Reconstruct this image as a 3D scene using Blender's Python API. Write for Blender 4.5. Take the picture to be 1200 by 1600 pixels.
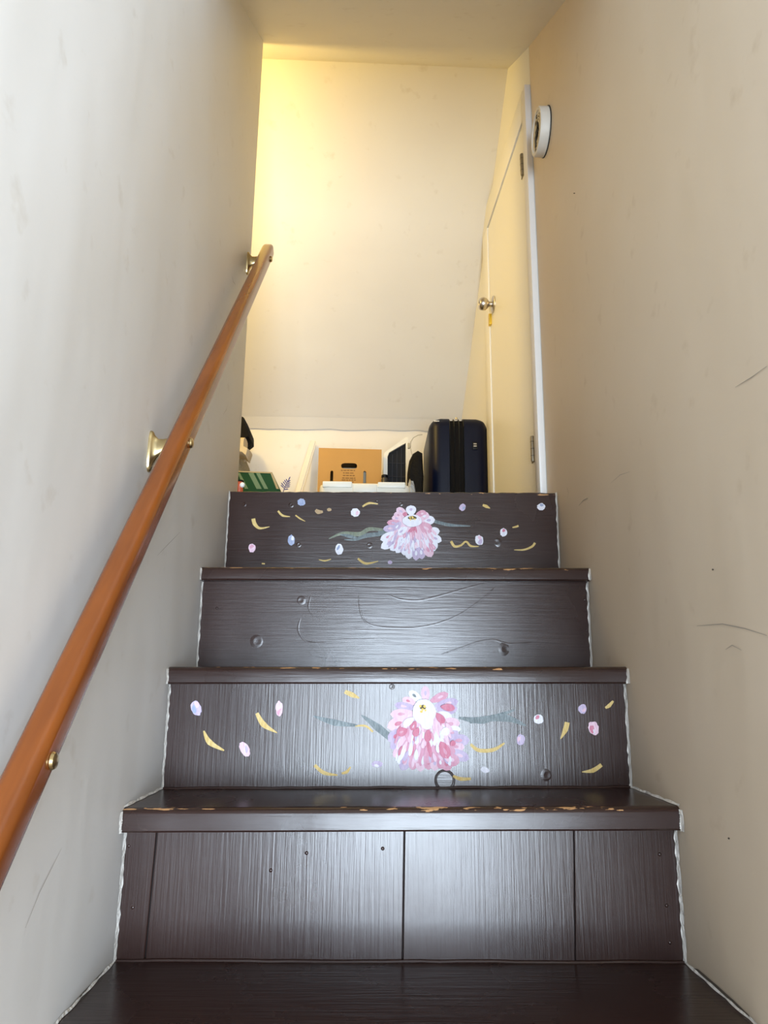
import bpy, bmesh, math, random
import numpy as np
from mathutils import Vector, Matrix
random.seed(7)
for o in list(bpy.data.objects): bpy.data.objects.remove(o)
SC = bpy.context.scene
COL = SC.collection

# ------------------------------------------------------------------ camera
FPX, PITCH, YAW, ROLL = 1160.58, 0.2317, 0.0149, 0.0107
def cam_axes():
    f = np.array([math.sin(YAW)*math.cos(PITCH), math.cos(YAW)*math.cos(PITCH), math.sin(PITCH)])
    r = np.array([math.cos(YAW), -math.sin(YAW), 0.0]); u = np.cross(r, f)
    return f, r*math.cos(ROLL)+u*math.sin(ROLL), -r*math.sin(ROLL)+u*math.cos(ROLL)
CF, CR_, CU = cam_axes()
cam = bpy.data.cameras.new('camera'); cam.sensor_fit = 'VERTICAL'; cam.sensor_height = 36
cam.lens = FPX/1600*36; cam.clip_start = .02
cam_o = bpy.data.objects.new('camera', cam); COL.objects.link(cam_o)
cam_o.matrix_world = Matrix(((CR_[0], CU[0], -CF[0], 0), (CR_[1], CU[1], -CF[1], 0), (CR_[2], CU[2], -CF[2], 0), (0, 0, 0, 1)))
SC.camera = cam_o

# ------------------------------------------------------------------ light
w = bpy.data.worlds.new('world'); SC.world = w; w.use_nodes = True
w.node_tree.nodes['Background'].inputs[0].default_value = (.90, .94, 1, 1)
w.node_tree.nodes['Background'].inputs[1].default_value = .85
def area(name, loc, target, sx, sy, power, col):
    l = bpy.data.lights.new(name, 'AREA'); l.shape = 'RECTANGLE'; l.size = sx; l.size_y = sy
    l.energy = power; l.color = col
    o = bpy.data.objects.new(name, l); COL.objects.link(o); o.location = loc
    o.rotation_euler = (Vector(target)-Vector(loc)).to_track_quat('-Z', 'Y').to_euler()
    return o
# daylight from the open door of the lower hall, behind the photographer
area('hall_daylight', (.72, -3.3, -.45), (.72, 0, -.45), 1.95, 2.1, 500, (.73, .86, 1))
# warm bulb in the attic, round the corner of the left wall
bl = bpy.data.lights.new('attic_bulb', 'POINT'); bl.energy = 38; bl.color = (1, .69, .20); bl.shadow_soft_size = .05
bo = bpy.data.objects.new('attic_bulb', bl); COL.objects.link(bo); bo.location = (-.84, 2.0, 1.72)
SC.view_settings.view_transform = 'Standard'; SC.view_settings.look = 'None'
SC.view_settings.gamma = 1; SC.view_settings.use_curve_mapping = False
SC.view_settings.exposure = -.14

# ------------------------------------------------------------------ dimensions (metres, camera at the origin)
XL, XR = -.3865, .4935
TILT = .011
N_Y = {1: 1.2461, 2: 1.4523, 3: 1.6658}          # nosing fronts
R_Y = {1: 1.2733, 2: 1.4737, 3: 1.6886, 4: 1.932}  # riser faces
H = {0: -.4121, 1: -.1842, 2: .0389, 3: .2661, 4: .512}
WALL_L_END, WALL_R_END = 2.050, 2.0345
HALL = -1.53
BACK = -.5
def zt(x, k): return H[k] + (TILT*(x-.053) if k else .002*(x-.053))
def ceil_z(y): return 2.1803+.6604*(y-2.2)
def door_x(y): return XR-.045*(y-WALL_R_END)
NS = np.array([.08021571, -.64454178, -.76034948]); CS = np.array([.430, 3.439, 1.302])
def slope_z(x, y): return (NS@CS-NS[0]*x-NS[1]*y)/NS[2]
def knee_y(x): return 3.466+.0873*x
def ray(u, v): return CF+CR_*(u-600)/FPX+CU*(800-v)/FPX
def on_y(u, v, y):
    d = ray(u, v); p = d*y/d[1]; return float(p[0]), float(p[2])

# ------------------------------------------------------------------ helpers
def link(name, me, mat=None, parent=None, label=None, cat=None, group=None, kind=None):
    o = bpy.data.objects.new(name, me); COL.objects.link(o)
    if mat is not None and me is not None and not me.materials: me.materials.append(mat)
    if parent is not None: o.parent = parent
    for k, val in (('label', label), ('category', cat), ('group', group), ('kind', kind)):
        if val: o[k] = val
    return o
def empty(name, loc=(0, 0, 0), label=None, cat=None, rz=0, kind=None):
    o = link(name, None, label=label, cat=cat, kind=kind); o.location = loc; o.rotation_euler.z = rz
    o.empty_display_size = .05
    return o
def from_bm(name, bm, smooth=False, normals=True):
    if normals: bmesh.ops.recalc_face_normals(bm, faces=bm.faces)
    me = bpy.data.meshes.new(name); bm.to_mesh(me); bm.free()
    if smooth:
        for p in me.polygons: p.use_smooth = True
        try: me.set_sharp_from_angle(angle=math.radians(40))
        except Exception: pass
    return me
def hexa(bm, c8):
    """8 corners: bottom ring (4) then top ring (4)."""
    v = [bm.verts.new(c) for c in c8]
    fs = [bm.faces.new([v[i] for i in q]) for q in ((3, 2, 1, 0), (4, 5, 6, 7), (0, 1, 5, 4), (1, 2, 6, 5), (2, 3, 7, 6), (3, 0, 4, 7))]
    return v, fs
def box(bm, x0, x1, y0, y1, z0, z1):
    return hexa(bm, [(x0, y0, z0), (x1, y0, z0), (x1, y1, z0), (x0, y1, z0), (x0, y0, z1), (x1, y0, z1), (x1, y1, z1), (x0, y1, z1)])
def bevel(bm, r, seg=2, edges=None):
    bmesh.ops.bevel(bm, geom=list(edges or bm.edges), offset=r, offset_type='OFFSET', segments=seg, profile=.5, affect='EDGES', clamp_overlap=True)
def box_me(name, x0, x1, y0, y1, z0, z1, r=0, seg=2):
    bm = bmesh.new(); box(bm, x0, x1, y0, y1, z0, z1)
    if r: bevel(bm, r, seg)
    return from_bm(name, bm, bool(r))
def prism(bm, pts, axis, a, b):
    """extrude a 2D polygon along an axis from a to b ('y': pts are x,z ; 'x': pts are y,z ; 'z': pts are x,y)"""
    def P(p, t): return {'y': (p[0], t, p[1]), 'x': (t, p[0], p[1]), 'z': (p[0], p[1], t)}[axis]
    A = [bm.verts.new(P(p, a)) for p in pts]; B = [bm.verts.new(P(p, b)) for p in pts]
    bm.faces.new(A); bm.faces.new(B[::-1])
    for i in range(len(pts)): bm.faces.new((A[i], B[i], B[(i+1) % len(pts)], A[(i+1) % len(pts)]))
def prism_me(name, pts, axis, a, b, r=0, seg=2):
    bm = bmesh.new(); prism(bm, pts, axis, a, b)
    if r: bevel(bm, r, seg)
    return from_bm(name, bm, bool(r))
def lathe(bm, prof, seg=28, M=None):
    """profile (radius, height) about local z"""
    M = M or Matrix.Identity(4); rings = []
    for r, h in prof:
        if r < 1e-6: rings.append([bm.verts.new(M@Vector((0, 0, h)))])
        else: rings.append([bm.verts.new(M@Vector((r*math.cos(2*math.pi*i/seg), r*math.sin(2*math.pi*i/seg), h))) for i in range(seg)])
    for a, b in zip(rings, rings[1:]):
        for i in range(seg):
            j = (i+1) % seg
            if len(a) == 1 and len(b) == 1: continue
            if len(a) == 1: bm.faces.new((a[0], b[i], b[j]))
            elif len(b) == 1: bm.faces.new((a[i], a[j], b[0]))
            else: bm.faces.new((a[i], a[j], b[j], b[i]))
def axis_m(loc, d):
    return Matrix.Translation(loc)@Vector(d).to_track_quat('Z', 'Y').to_matrix().to_4x4()
def tube(bm, pts, r, seg=8, closed_ends=True):
    pts = [Vector(p) for p in pts]; rings = []
    for i, p in enumerate(pts):
        d = (pts[min(i+1, len(pts)-1)]-pts[max(i-1, 0)]).normalized()
        q = d.to_track_quat('Z', 'Y'); rr = r[i] if isinstance(r, (list, tuple)) else r
        rings.append([bm.verts.new(p+q@Vector((rr*math.cos(2*math.pi*k/seg), rr*math.sin(2*math.pi*k/seg), 0))) for k in range(seg)])
    for a, b in zip(rings, rings[1:]):
        for k in range(seg): bm.faces.new((a[k], a[(k+1) % seg], b[(k+1) % seg], b[k]))
    if closed_ends: bm.faces.new(rings[0][::-1]); bm.faces.new(rings[-1])

# ------------------------------------------------------------------ materials
def mat(name, col, rough=.5, metal=0, spec=.5, noise=None, bump=None, coat=0, sheen=0):
    """noise = (scale, amount, colour2, stretch) ; bump = (scale, strength, stretch)"""
    m = bpy.data.materials.new(name); m.use_nodes = True; nt = m.node_tree; b = nt.nodes['Principled BSDF']
    b.inputs['Base Color'].default_value = (*col, 1); b.inputs['Roughness'].default_value = rough
    b.inputs['Metallic'].default_value = metal; b.inputs['Specular IOR Level'].default_value = spec
    b.inputs['Coat Weight'].default_value = coat
    tc = nt.nodes.new('ShaderNodeTexCoord')
    def mapped(stretch):
        mp = nt.nodes.new('ShaderNodeMapping'); mp.inputs['Scale'].default_value = stretch
        nt.links.new(tc.outputs['Object'], mp.inputs['Vector']); return mp
    def noise_node(scale, stretch, detail=4):
        n = nt.nodes.new('ShaderNodeTexNoise'); n.inputs['Scale'].default_value = scale; n.inputs['Detail'].default_value = detail
        nt.links.new(mapped(stretch).outputs[0], n.inputs['Vector']); return n
    if noise:
        sc, amt, c2, st = noise; n = noise_node(sc, st)
        rp = nt.nodes.new('ShaderNodeValToRGB'); rp.color_ramp.elements[0].position = .5-.25; rp.color_ramp.elements[1].position = .5+.25
        rp.color_ramp.elements[0].color = (*col, 1); rp.color_ramp.elements[1].color = (*[a*(1-amt)+c*amt for a, c in zip(col, c2)], 1)
        nt.links.new(n.outputs['Fac'], rp.inputs[0]); nt.links.new(rp.outputs[0], b.inputs['Base Color'])
    if bump:
        sc, st_, stv = bump; n = noise_node(sc, stv, 6); bp = nt.nodes.new('ShaderNodeBump'); bp.inputs['Strength'].default_value = st_
        bp.inputs['Distance'].default_value = .01
        nt.links.new(n.outputs['Fac'], bp.inputs['Height']); nt.links.new(bp.outputs[0], b.inputs['Normal'])
    return m

def plaster(name, col, smudge):
    m = bpy.data.materials.new(name); m.use_nodes = True; nt = m.node_tree; N = nt.nodes.new; Lk = nt.links.new
    b = nt.nodes['Principled BSDF']; b.inputs['Roughness'].default_value = .48; b.inputs['Specular IOR Level'].default_value = .3
    tc = N('ShaderNodeTexCoord')
    n1 = N('ShaderNodeTexNoise'); n1.inputs['Scale'].default_value = 2.2; n1.inputs['Detail'].default_value = 3
    Lk(tc.outputs['Object'], n1.inputs['Vector'])
    r1 = N('ShaderNodeValToRGB'); r1.color_ramp.elements[0].position = .35; r1.color_ramp.elements[1].position = .72
    r1.color_ramp.elements[0].color = (*col, 1); r1.color_ramp.elements[1].color = (*smudge, 1)
    Lk(n1.outputs['Fac'], r1.inputs[0])
    # small scuffs
    n2 = N('ShaderNodeTexNoise'); n2.inputs['Scale'].default_value = 19; n2.inputs['Detail'].default_value = 5
    Lk(tc.outputs['Object'], n2.inputs['Vector'])
    r2 = N('ShaderNodeValToRGB'); r2.color_ramp.elements[0].position = .64; r2.color_ramp.elements[1].position = .80
    r2.color_ramp.elements[0].color = (0, 0, 0, 1); r2.color_ramp.elements[1].color = (.45, .45, .45, 1)
    Lk(n2.outputs['Fac'], r2.inputs[0])
    mx = N('ShaderNodeMix'); mx.data_type = 'RGBA'; mx.inputs[7].default_value = (col[0]*.72, col[1]*.66, col[2]*.58, 1)
    Lk(r2.outputs[0], mx.inputs[0]); Lk(r1.outputs[0], mx.inputs[6]); Lk(mx.outputs[2], b.inputs['Base Color'])
    n3 = N('ShaderNodeTexNoise'); n3.inputs['Scale'].default_value = 3.5; n3.inputs['Detail'].default_value = 2
    mp = N('ShaderNodeMapping'); mp.inputs['Scale'].default_value = (1, 1.6, .5); Lk(tc.outputs['Object'], mp.inputs['Vector']); Lk(mp.outputs[0], n3.inputs['Vector'])
    n4 = N('ShaderNodeTexNoise'); n4.inputs['Scale'].default_value = 70; n4.inputs['Detail'].default_value = 3; Lk(tc.outputs['Object'], n4.inputs['Vector'])
    ad = N('ShaderNodeMath'); ad.operation = 'MULTIPLY_ADD'; ad.inputs[1].default_value = .035; Lk(n4.outputs['Fac'], ad.inputs[0]); Lk(n3.outputs['Fac'], ad.inputs[2])
    bp = N('ShaderNodeBump'); bp.inputs['Strength'].default_value = .2; bp.inputs['Distance'].default_value = .02
    Lk(ad.outputs[0], bp.inputs['Height']); Lk(bp.outputs[0], b.inputs['Normal'])
    return m
M_WALL = plaster('wall_plaster', (.78, .765, .74), (.74, .72, .685))
M_WALLR = plaster('wall_plaster_beige', (.72, .615, .485), (.69, .58, .44))
M_CEIL = plaster('ceiling_plaster', (.80, .77, .70), (.77, .73, .66))

def wood(name, stretch, chips=None, scale=1.0, rough=.20, bstr=.085):
    """dark brown gloss paint over grained wood ; chips=(y, z) of the worn front edge"""
    m = bpy.data.materials.new(name); m.use_nodes = True; nt = m.node_tree; N = nt.nodes.new; Lk = nt.links.new
    b = nt.nodes['Principled BSDF']; b.inputs['Specular IOR Level'].default_value = .5
    tc = N('ShaderNodeTexCoord')
    def nz(sc, st, det=4, dist=0):
        mp = N('ShaderNodeMapping'); mp.inputs['Scale'].default_value = st; Lk(tc.outputs['Object'], mp.inputs['Vector'])
        n = N('ShaderNodeTexNoise'); n.inputs['Scale'].default_value = sc; n.inputs['Detail'].default_value = det; n.inputs['Distortion'].default_value = dist
        Lk(mp.outputs[0], n.inputs['Vector']); return n
    c = nz(5, (1, 1, 1), 5)
    rp = N('ShaderNodeValToRGB'); rp.color_ramp.elements[0].position = .3; rp.color_ramp.elements[1].position = .75
    rp.color_ramp.elements[0].color = (.0225, .0100, .0080, 1); rp.color_ramp.elements[1].color = (.0300, .0137, .0108, 1)
    Lk(c.outputs['Fac'], rp.inputs[0])
    g = nz(9*scale, stretch, 6, .6)
    fine = nz(30*scale, stretch, 3)
    rr = N('ShaderNodeMapRange'); rr.inputs[3].default_value = rough-.06; rr.inputs[4].default_value = rough+.12; Lk(c.outputs['Fac'], rr.inputs[0]); Lk(rr.outputs[0], b.inputs['Roughness'])
    ad = N('ShaderNodeMath'); ad.operation = 'MULTIPLY_ADD'; ad.inputs[1].default_value = .35; Lk(fine.outputs['Fac'], ad.inputs[0]); Lk(g.outputs['Fac'], ad.inputs[2])
    brush = nz(55, (1, 1, 1), 2)
    ad2 = N('ShaderNodeMath'); ad2.operation = 'MULTIPLY_ADD'; ad2.inputs[1].default_value = .18; Lk(brush.outputs['Fac'], ad2.inputs[0]); Lk(ad.outputs[0], ad2.inputs[2])
    bp = N('ShaderNodeBump'); bp.inputs['Strength'].default_value = bstr; bp.inputs['Distance'].default_value = .004
    Lk(ad2.outputs[0], bp.inputs['Height']); Lk(bp.outputs[0], b.inputs['Normal'])
    # bare wood specks
    if chips:
        n = nz(140, (.25, 1, 1), 5); n2 = nz(5, (1, 1, 1), 2)
        s = N('ShaderNodeMath'); s.operation = 'MULTIPLY_ADD'; s.inputs[1].default_value = .55; Lk(n2.outputs['Fac'], s.inputs[0]); Lk(n.outputs['Fac'], s.inputs[2])
        sp = N('ShaderNodeSeparateXYZ'); Lk(tc.outputs['Object'], sp.inputs[0])
        dy = N('ShaderNodeMath'); dy.operation = 'SUBTRACT'; dy.inputs[1].default_value = chips[0]; Lk(sp.outputs['Y'], dy.inputs[0])
        dz = N('ShaderNodeMath'); dz.operation = 'SUBTRACT'; dz.inputs[1].default_value = chips[1]; Lk(sp.outputs['Z'], dz.inputs[0])
        cmb = N('ShaderNodeCombineXYZ'); Lk(dy.outputs[0], cmb.inputs[1]); Lk(dz.outputs[0], cmb.inputs[2])
        ln = N('ShaderNodeVectorMath'); ln.operation = 'LENGTH'; Lk(cmb.outputs[0], ln.inputs[0])
        mr = N('ShaderNodeMapRange'); mr.inputs[1].default_value = .004; mr.inputs[2].default_value = .013; mr.inputs[3].default_value = 0; mr.inputs[4].default_value = -.5; Lk(ln.outputs['Value'], mr.inputs[0])
        a3 = N('ShaderNodeMath'); a3.operation = 'ADD'; Lk(s.outputs[0], a3.inputs[0]); Lk(mr.outputs[0], a3.inputs[1])
        gt = N('ShaderNodeMapRange'); gt.inputs[1].default_value = .882; gt.inputs[2].default_value = .897; Lk(a3.outputs[0], gt.inputs[0])
        mx = N('ShaderNodeMix'); mx.data_type = 'RGBA'; mx.inputs[7].default_value = (.46, .25, .11, 1)
        Lk(gt.outputs[0], mx.inputs[0]); Lk(rp.outputs[0], mx.inputs[6]); Lk(mx.outputs[2], b.inputs['Base Color'])
    else:
        Lk(rp.outputs[0], b.inputs['Base Color'])
    return m
M_RV = wood('brown_paint_vertical_grain', (26, 26, .7))
M_RH = wood('brown_paint_horizontal_grain', (.7, 26, 22))
M_TREAD = wood('brown_paint_tread', (.8, 10, 10), rough=.24, bstr=.15)
M_NOSE = {k: wood('brown_paint_nosing', (.7, 12, 12), chips=(N_Y[k]+.006, H[k]-.003), rough=.22, bstr=.1) for k in N_Y}
M_EDGE = wood('brown_paint_floor_edge', (.8, 8, 14), chips=(R_Y[4], H[4]), rough=.22)
M_GAP = mat('dark_gap', (.012, .007, .006), .8)
M_CAULK = mat('old_white_caulk', (.74, .71, .66), .7, bump=(90, .6, (1, 1, 1)))
M_FLOORDN = mat('hall_floor_wood', (.22, .14, .09), .5)
M_WHITE = mat('cream_gloss_paint', (.84, .825, .77), .4, bump=(20, .06, (1, 1, .3)))
M_CASING = mat('white_gloss_trim', (.82, .80, .77), .35, bump=(30, .08, (1, 1, .3)))
M_BRASS = mat('aged_brass', (.62, .48, .24), .28, metal=1, noise=(40, .6, (.40, .32, .18), (1, 1, 1)))
M_NICKEL = mat('satin_nickel', (.58, .53, .46), .3, metal=1)
M_HINGE = mat('dull_steel', (.30, .26, .19), .45, metal=.7)
M_RAIL = mat('varnished_orange_wood', (.235, .062, .007), .24, noise=(9, .8, (.125, .030, .004), (6, .8, .8)), coat=.12)

# ------------------------------------------------------------------ the setting
S = 'structure'
ZTOP = 2.45
def roof_poly(y0, y1, n=1):
    return None
# left wall: thick partition that ends at the attic
FLAT_Y = 1.30
def ceil_prof(y): return ceil_z(max(y, FLAT_Y))
wl = [(BACK, HALL), (WALL_L_END, HALL), (WALL_L_END, ceil_z(WALL_L_END)+.03), (FLAT_Y, ceil_z(FLAT_Y)+.03), (BACK, ceil_z(FLAT_Y)+.03)]
wall_left = link('wall_left', prism_me('wall_left', wl, 'x', XL-.11, XL, .004, 2), M_WALL, kind=S)
wr = [(BACK, HALL), (WALL_R_END, HALL), (WALL_R_END, ceil_z(WALL_R_END)+.03), (FLAT_Y, ceil_z(FLAT_Y)+.03), (BACK, ceil_z(FLAT_Y)+.03)]
wall_right = link('wall_right', prism_me('wall_right', wr, 'x', XR, XR+.11, .003, 2), M_WALLR, kind=S)
# wall with the small door, running back from the corner
bm = bmesh.new()
ya, yb = WALL_R_END, knee_y(.43)+.05
def doorwall_ring(x_off):
    pts = [(ya, H[4]-.1), (yb, H[4]-.1), (yb, slope_z(.43, yb)+.05), (2.31, 2.31), (ya, ceil_z(ya)+.04)]
    return [(door_x(y)+x_off, y, z) for y, z in pts]
A = [bm.verts.new(p) for p in doorwall_ring(.0)]; B = [bm.verts.new(p) for p in doorwall_ring(.1)]
bm.faces.new(A); bm.faces.new(B[::-1])
for i in range(5): bm.faces.new((A[i], B[i], B[(i+1) % 5], A[(i+1) % 5]))
wall_door = link('wall_door_side', from_bm('wall_door_side', bm), M_WHITE, kind=S)
# low knee wall
bm = bmesh.new()
x0, x1 = -2.3, .55
hexa(bm, [(x0, knee_y(x0), H[4]-.1), (x1, knee_y(x1), H[4]-.1), (x1, knee_y(x1)+.1, H[4]-.1), (x0, knee_y(x0)+.1, H[4]-.1),
          (x0, knee_y(x0), slope_z(x0, knee_y(x0))+.04), (x1, knee_y(x1), slope_z(x1, knee_y(x1))+.04), (x1, knee_y(x1)+.1, slope_z(x1, knee_y(x1))+.04), (x0, knee_y(x0)+.1, slope_z(x0, knee_y(x0))+.04)])
wall_knee = link('wall_knee', from_bm('wall_knee', bm), M_CEIL, kind=S)
# ridge line where the two roof slopes meet
def ridge(x):
    t = (x+.414)/.91
    y = 2.255+.064*t
    return y, ceil_z(y)
bm = bmesh.new()
def slab(bm, pts, up):
    a = [bm.verts.new(p) for p in pts]; b = [bm.verts.new((p[0], p[1], p[2]+up)) for p in pts]
    n = len(a); bm.faces.new(a); bm.faces.new(b[::-1])
    for i in range(n): bm.faces.new((a[i], b[i], b[(i+1) % n], a[(i+1) % n]))
xs = (-2.3, .60)
slab(bm, [(xs[0], FLAT_Y, ceil_z(FLAT_Y)), (xs[1], FLAT_Y, ceil_z(FLAT_Y)), (xs[1], *ridge(xs[1])), (xs[0], *ridge(xs[0]))], .08)
link('ceiling', from_bm('ceiling', bm), M_CEIL, kind=S)
bm = bmesh.new()
slab(bm, [(XL-.11, BACK, ceil_z(FLAT_Y)), (XR+.11, BACK, ceil_z(FLAT_Y)), (XR+.11, FLAT_Y, ceil_z(FLAT_Y)), (XL-.11, FLAT_Y, ceil_z(FLAT_Y))], .08)
link('ceiling', from_bm('ceiling_lower', bm), M_CEIL, kind=S)
bm = bmesh.new()
NX = 12
def sl_pt(x, t):
    y0, z0 = ridge(x); y1 = knee_y(x)+.03; z1 = slope_z(x, y1)
    return (x, y0+(y1-y0)*t, z0+(z1-z0)*t)
slab(bm, [sl_pt(xs[0], 0), sl_pt(xs[1], 0), sl_pt(xs[1], 1), sl_pt(xs[0], 1)], .08)
ceiling_slope = link('ceiling', from_bm('ceiling_slope', bm), M_CEIL, kind=S)
# strip of old filler at the foot of the slope
bm = bmesh.new(); A = []; B = []
for i in range(25):
    x = -1.0+1.45*i/24; y = knee_y(x)-.001; z = slope_z(x, y)
    j = random.uniform(-.004, .004)
    A.append(bm.verts.new((x, y-.006, z-.006+j))); B.append(bm.verts.new((x, y-.05, slope_z(x, y-.05)-.004)))
for i in range(24): bm.faces.new((A[i], A[i+1], B[i+1], B[i]))
link('filler_strip', from_bm('filler_strip', bm, True), M_CEIL, ceiling_slope)
# attic side walls, out of sight round the corner
link('wall_attic', box_me('wall_attic', -2.4, -2.3, 1.2, 3.6, H[4]-.1, 2.4), M_WALL, kind=S)
link('wall_attic', box_me('wall_attic_front', -2.3, XL-.11, 1.2, 1.3, H[4]-.1, 2.0), M_WALL, kind=S)
# attic floor and lower hall floor
bm = bmesh.new()
box(bm, -2.3, XL-.111, 1.301, 3.7, H[4]-.05, H[4]-.004)
box(bm, XL-.111, .56, R_Y[4]+.02, 3.7, H[4]-.05, H[4]-.004)
link('floor', from_bm('floor', bm), M_TREAD, kind=S)
link('floor', box_me('floor_hall', -2.5, 2.5, -4, 1.3, HALL-.05, HALL), M_FLOORDN, kind=S)

# ------------------------------------------------------------------ staircase
stairs = empty('staircase', (0, 0, 0), 'steep dark brown painted staircase with pink flowers on alternate risers', 'staircase')
def tread(k, y0, y1, thick, m):
    bm = bmesh.new(); n = 24; r = .009
    prof = [(y1, 0), (y0+r*1.6, 0)]
    for i in range(1, 6):
        a = math.pi/2*i/5; prof.append((y0+r*1.6*(1-math.sin(a)), -r*(1-math.cos(a))))
    prof += [(y0, -thick+.003), (y0+.003, -thick), (y1, -thick)]
    rings = []
    for i in range(n+1):
        x = XL+(XR-XL)*i/n; wob = random.uniform(-.0008, .0008)
        rings.append([bm.verts.new((x, y+(wob if q not in (0, len(prof)-1) else 0), zt(x, k)+z)) for q, (y, z) in enumerate(prof)])
    L = len(prof)
    for a, b in zip(rings, rings[1:]):
        for q in range(L): bm.faces.new((a[q], a[(q+1) % L], b[(q+1) % L], b[q]))
    bm.faces.new(rings[0][::-1]); bm.faces.new(rings[-1])
    return link('tread', from_bm('tread', bm, True), m, stairs)
tread(0, 1.028, R_Y[1]+.02, .036, wood('brown_paint_nosing', (.7, 12, 12), chips=(1.034, H[0]-.003), rough=.24, bstr=.15))
tread(1, N_Y[1], R_Y[2]+.02, .036, M_NOSE[1])
tread(2, N_Y[2], R_Y[3]+.02, .032, M_NOSE[2])
tread(3, N_Y[3], R_Y[4]+.02, .031, M_NOSE[3])
def riser(k, m, lo, hi, ylift=0):
    """board from step k-1 up to step k"""
    bm = bmesh.new(); y = R_Y[k]
    hexa(bm, [(XL, y+ylift, lo(XL)), (XR, y+ylift, lo(XR)), (XR, y+.018, lo(XR)), (XL, y+.018, lo(XL)), (XL, y+ylift, hi(XL)), (XR, y+ylift, hi(XR)), (XR, y+.018, hi(XR)), (XL, y+.018, hi(XL))])
    return link('riser', from_bm('riser', bm), m, stairs)
rz = {k: riser(k, M_RV if k == 2 else M_RH, lambda x, k=k: zt(x, k-1)-.002, lambda x, k=k: zt(x, k)-.030) for k in (2, 3)}
# the first riser is made of upright boards in front of a dark backing
rz[1] = riser(1, M_GAP, lambda x: zt(x, 0)-.002, lambda x: zt(x, 1)-.034, .006)
link('riser', prism_me('riser_below', [(XL, H[0]-.30), (XR, H[0]-.30), (XR, H[0]-.034), (XL, H[0]-.034)], 'y', 1.055, 1.073), M_RH, stairs)
cuts_top = [XL+.0005] + [on_y(u, 1300, R_Y[1])[0] for u in (245, 632, 897)] + [XR-.0005]
cuts_bot = [XL+.0005] + [on_y(u, 1500, R_Y[1])[0] for u in (226, 629, 899)] + [XR-.0005]
for i in range(4):
    g = .0010; bm = bmesh.new(); y = R_Y[1]
    a0, a1, b0, b1 = cuts_bot[i]+g, cuts_bot[i+1]-g, cuts_top[i]+g, cuts_top[i+1]-g
    off = (0, .0006, -.0003, .0008)[i]
    hexa(bm, [(a0, y+off, zt(a0, 0)), (a1, y+off, zt(a1, 0)), (a1, y+.0055, zt(a1, 0)), (a0, y+.0055, zt(a0, 0)),
              (b0, y+off, zt(b0, 1)-.036), (b1, y+off, zt(b1, 1)-.036), (b1, y+.0055, zt(b1, 1)-.036), (b0, y+.0055, zt(b0, 1)-.036)])
    bevel(bm, .0008, 1)
    link('plank', from_bm('plank', bm), M_RV, rz[1])
# top riser ends in the worn edge of the attic floor
bm = bmesh.new(); y = R_Y[4]; n = 60; A = []
for i in range(n+1):
    x = XL+(XR-XL)*i/n; top = zt(x, 4)-random.choice((0, 0, 0, .0006, .0012))
    A.append([bm.verts.new(p) for p in ((x, y, zt(x, 3)-.002), (x, y, top-.002), (x, y+.003, top), (x, y+.03, top), (x, y+.03, zt(x, 3)-.002))])
for a, b in zip(A, A[1:]):
    for q in range(5): bm.faces.new((a[q], a[(q+1) % 5], b[(q+1) % 5], b[q]))
bm.faces.new(A[0]); bm.faces.new(A[-1][::-1])
rz[4] = link('riser', from_bm('riser', bm), M_EDGE, stairs)
# quarter-round bead of paint at the foot of each riser
for k in (1, 2):
    bm = bmesh.new()
    tube(bm, [(XL+(XR-XL)*i/30, R_Y[k]-.0005, zt(XL+(XR-XL)*i/30, k-1)+.0005+random.uniform(-.0008, .0008)) for i in range(31)], .0032, 8)
    link('paint_bead', from_bm('paint_bead', bm, True), M_RH, stairs)

# ragged caulk along the walls beside each riser
def caulk(name, parent, x, sgn, y, z0, z1, wmax):
    bm = bmesh.new(); n = 26; a = []; b = []; c = []
    for i in range(n+1):
        z = z0+(z1-z0)*i/n
        wd = wmax*(.35+.4*abs(math.sin(z*53+y*31)*math.sin(z*131))+.25*random.random()*(i % 3 == 0))
        a.append(bm.verts.new((x+sgn*.0006, y-.008-.004*abs(math.sin(z*70)), z)))
        b.append(bm.verts.new((x+sgn*.0022, y-.0022, z)))
        c.append(bm.verts.new((x+sgn*wd, y-.0009, z)))
    for i in range(n):
        bm.faces.new((a[i], a[i+1], b[i+1], b[i])); bm.faces.new((b[i], b[i+1], c[i+1], c[i]))
    link(name, from_bm(name, bm), M_CAULK, parent)
for k in (1, 2, 3, 4):
    t = {1: .036, 2: .032, 3: .031, 4: 0}[k]
    caulk('caulk', wall_left, XL, 1, R_Y[k], zt(XL, k-1)+.001, zt(XL, k)-t-.001, .0042)
    caulk('caulk', wall_right, XR, -1, R_Y[k], zt(XR, k-1)+.001, zt(XR, k)-t-.001, .0050)
# caulk at nosing ends and along the tread edges
for k, t in ((1, .036), (2, .032), (3, .031)):
    caulk('caulk', wall_left, XL, 1, N_Y[k]+.0, zt(XL, k)-t, zt(XL, k)-.004, .0035)
    caulk('caulk', wall_right, XR, -1, N_Y[k]+.0, zt(XR, k)-t, zt(XR, k)-.004, .0055)
for par, x, sgn in ((wall_left, XL, 1), (wall_right, XR, -1)):
    for k, y0, y1 in ((0, 1.03, R_Y[1]), (1, N_Y[1], R_Y[2])):
        bm = bmesh.new(); a = []; b = []
        for i in range(31):
            y = y0+(y1-y0)*i/30
            a.append(bm.verts.new((x+sgn*.0008, y, zt(x, k)+.003+.002*abs(math.sin(y*60))))); b.append(bm.verts.new((x+sgn*(.0012+.0022*abs(math.sin(y*47+k))), y, zt(x, k)+.0008)))
        for i in range(30): bm.faces.new((a[i], a[i+1], b[i+1], b[i]))
        link('caulk', from_bm('caulk', bm), M_CAULK, par)

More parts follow.
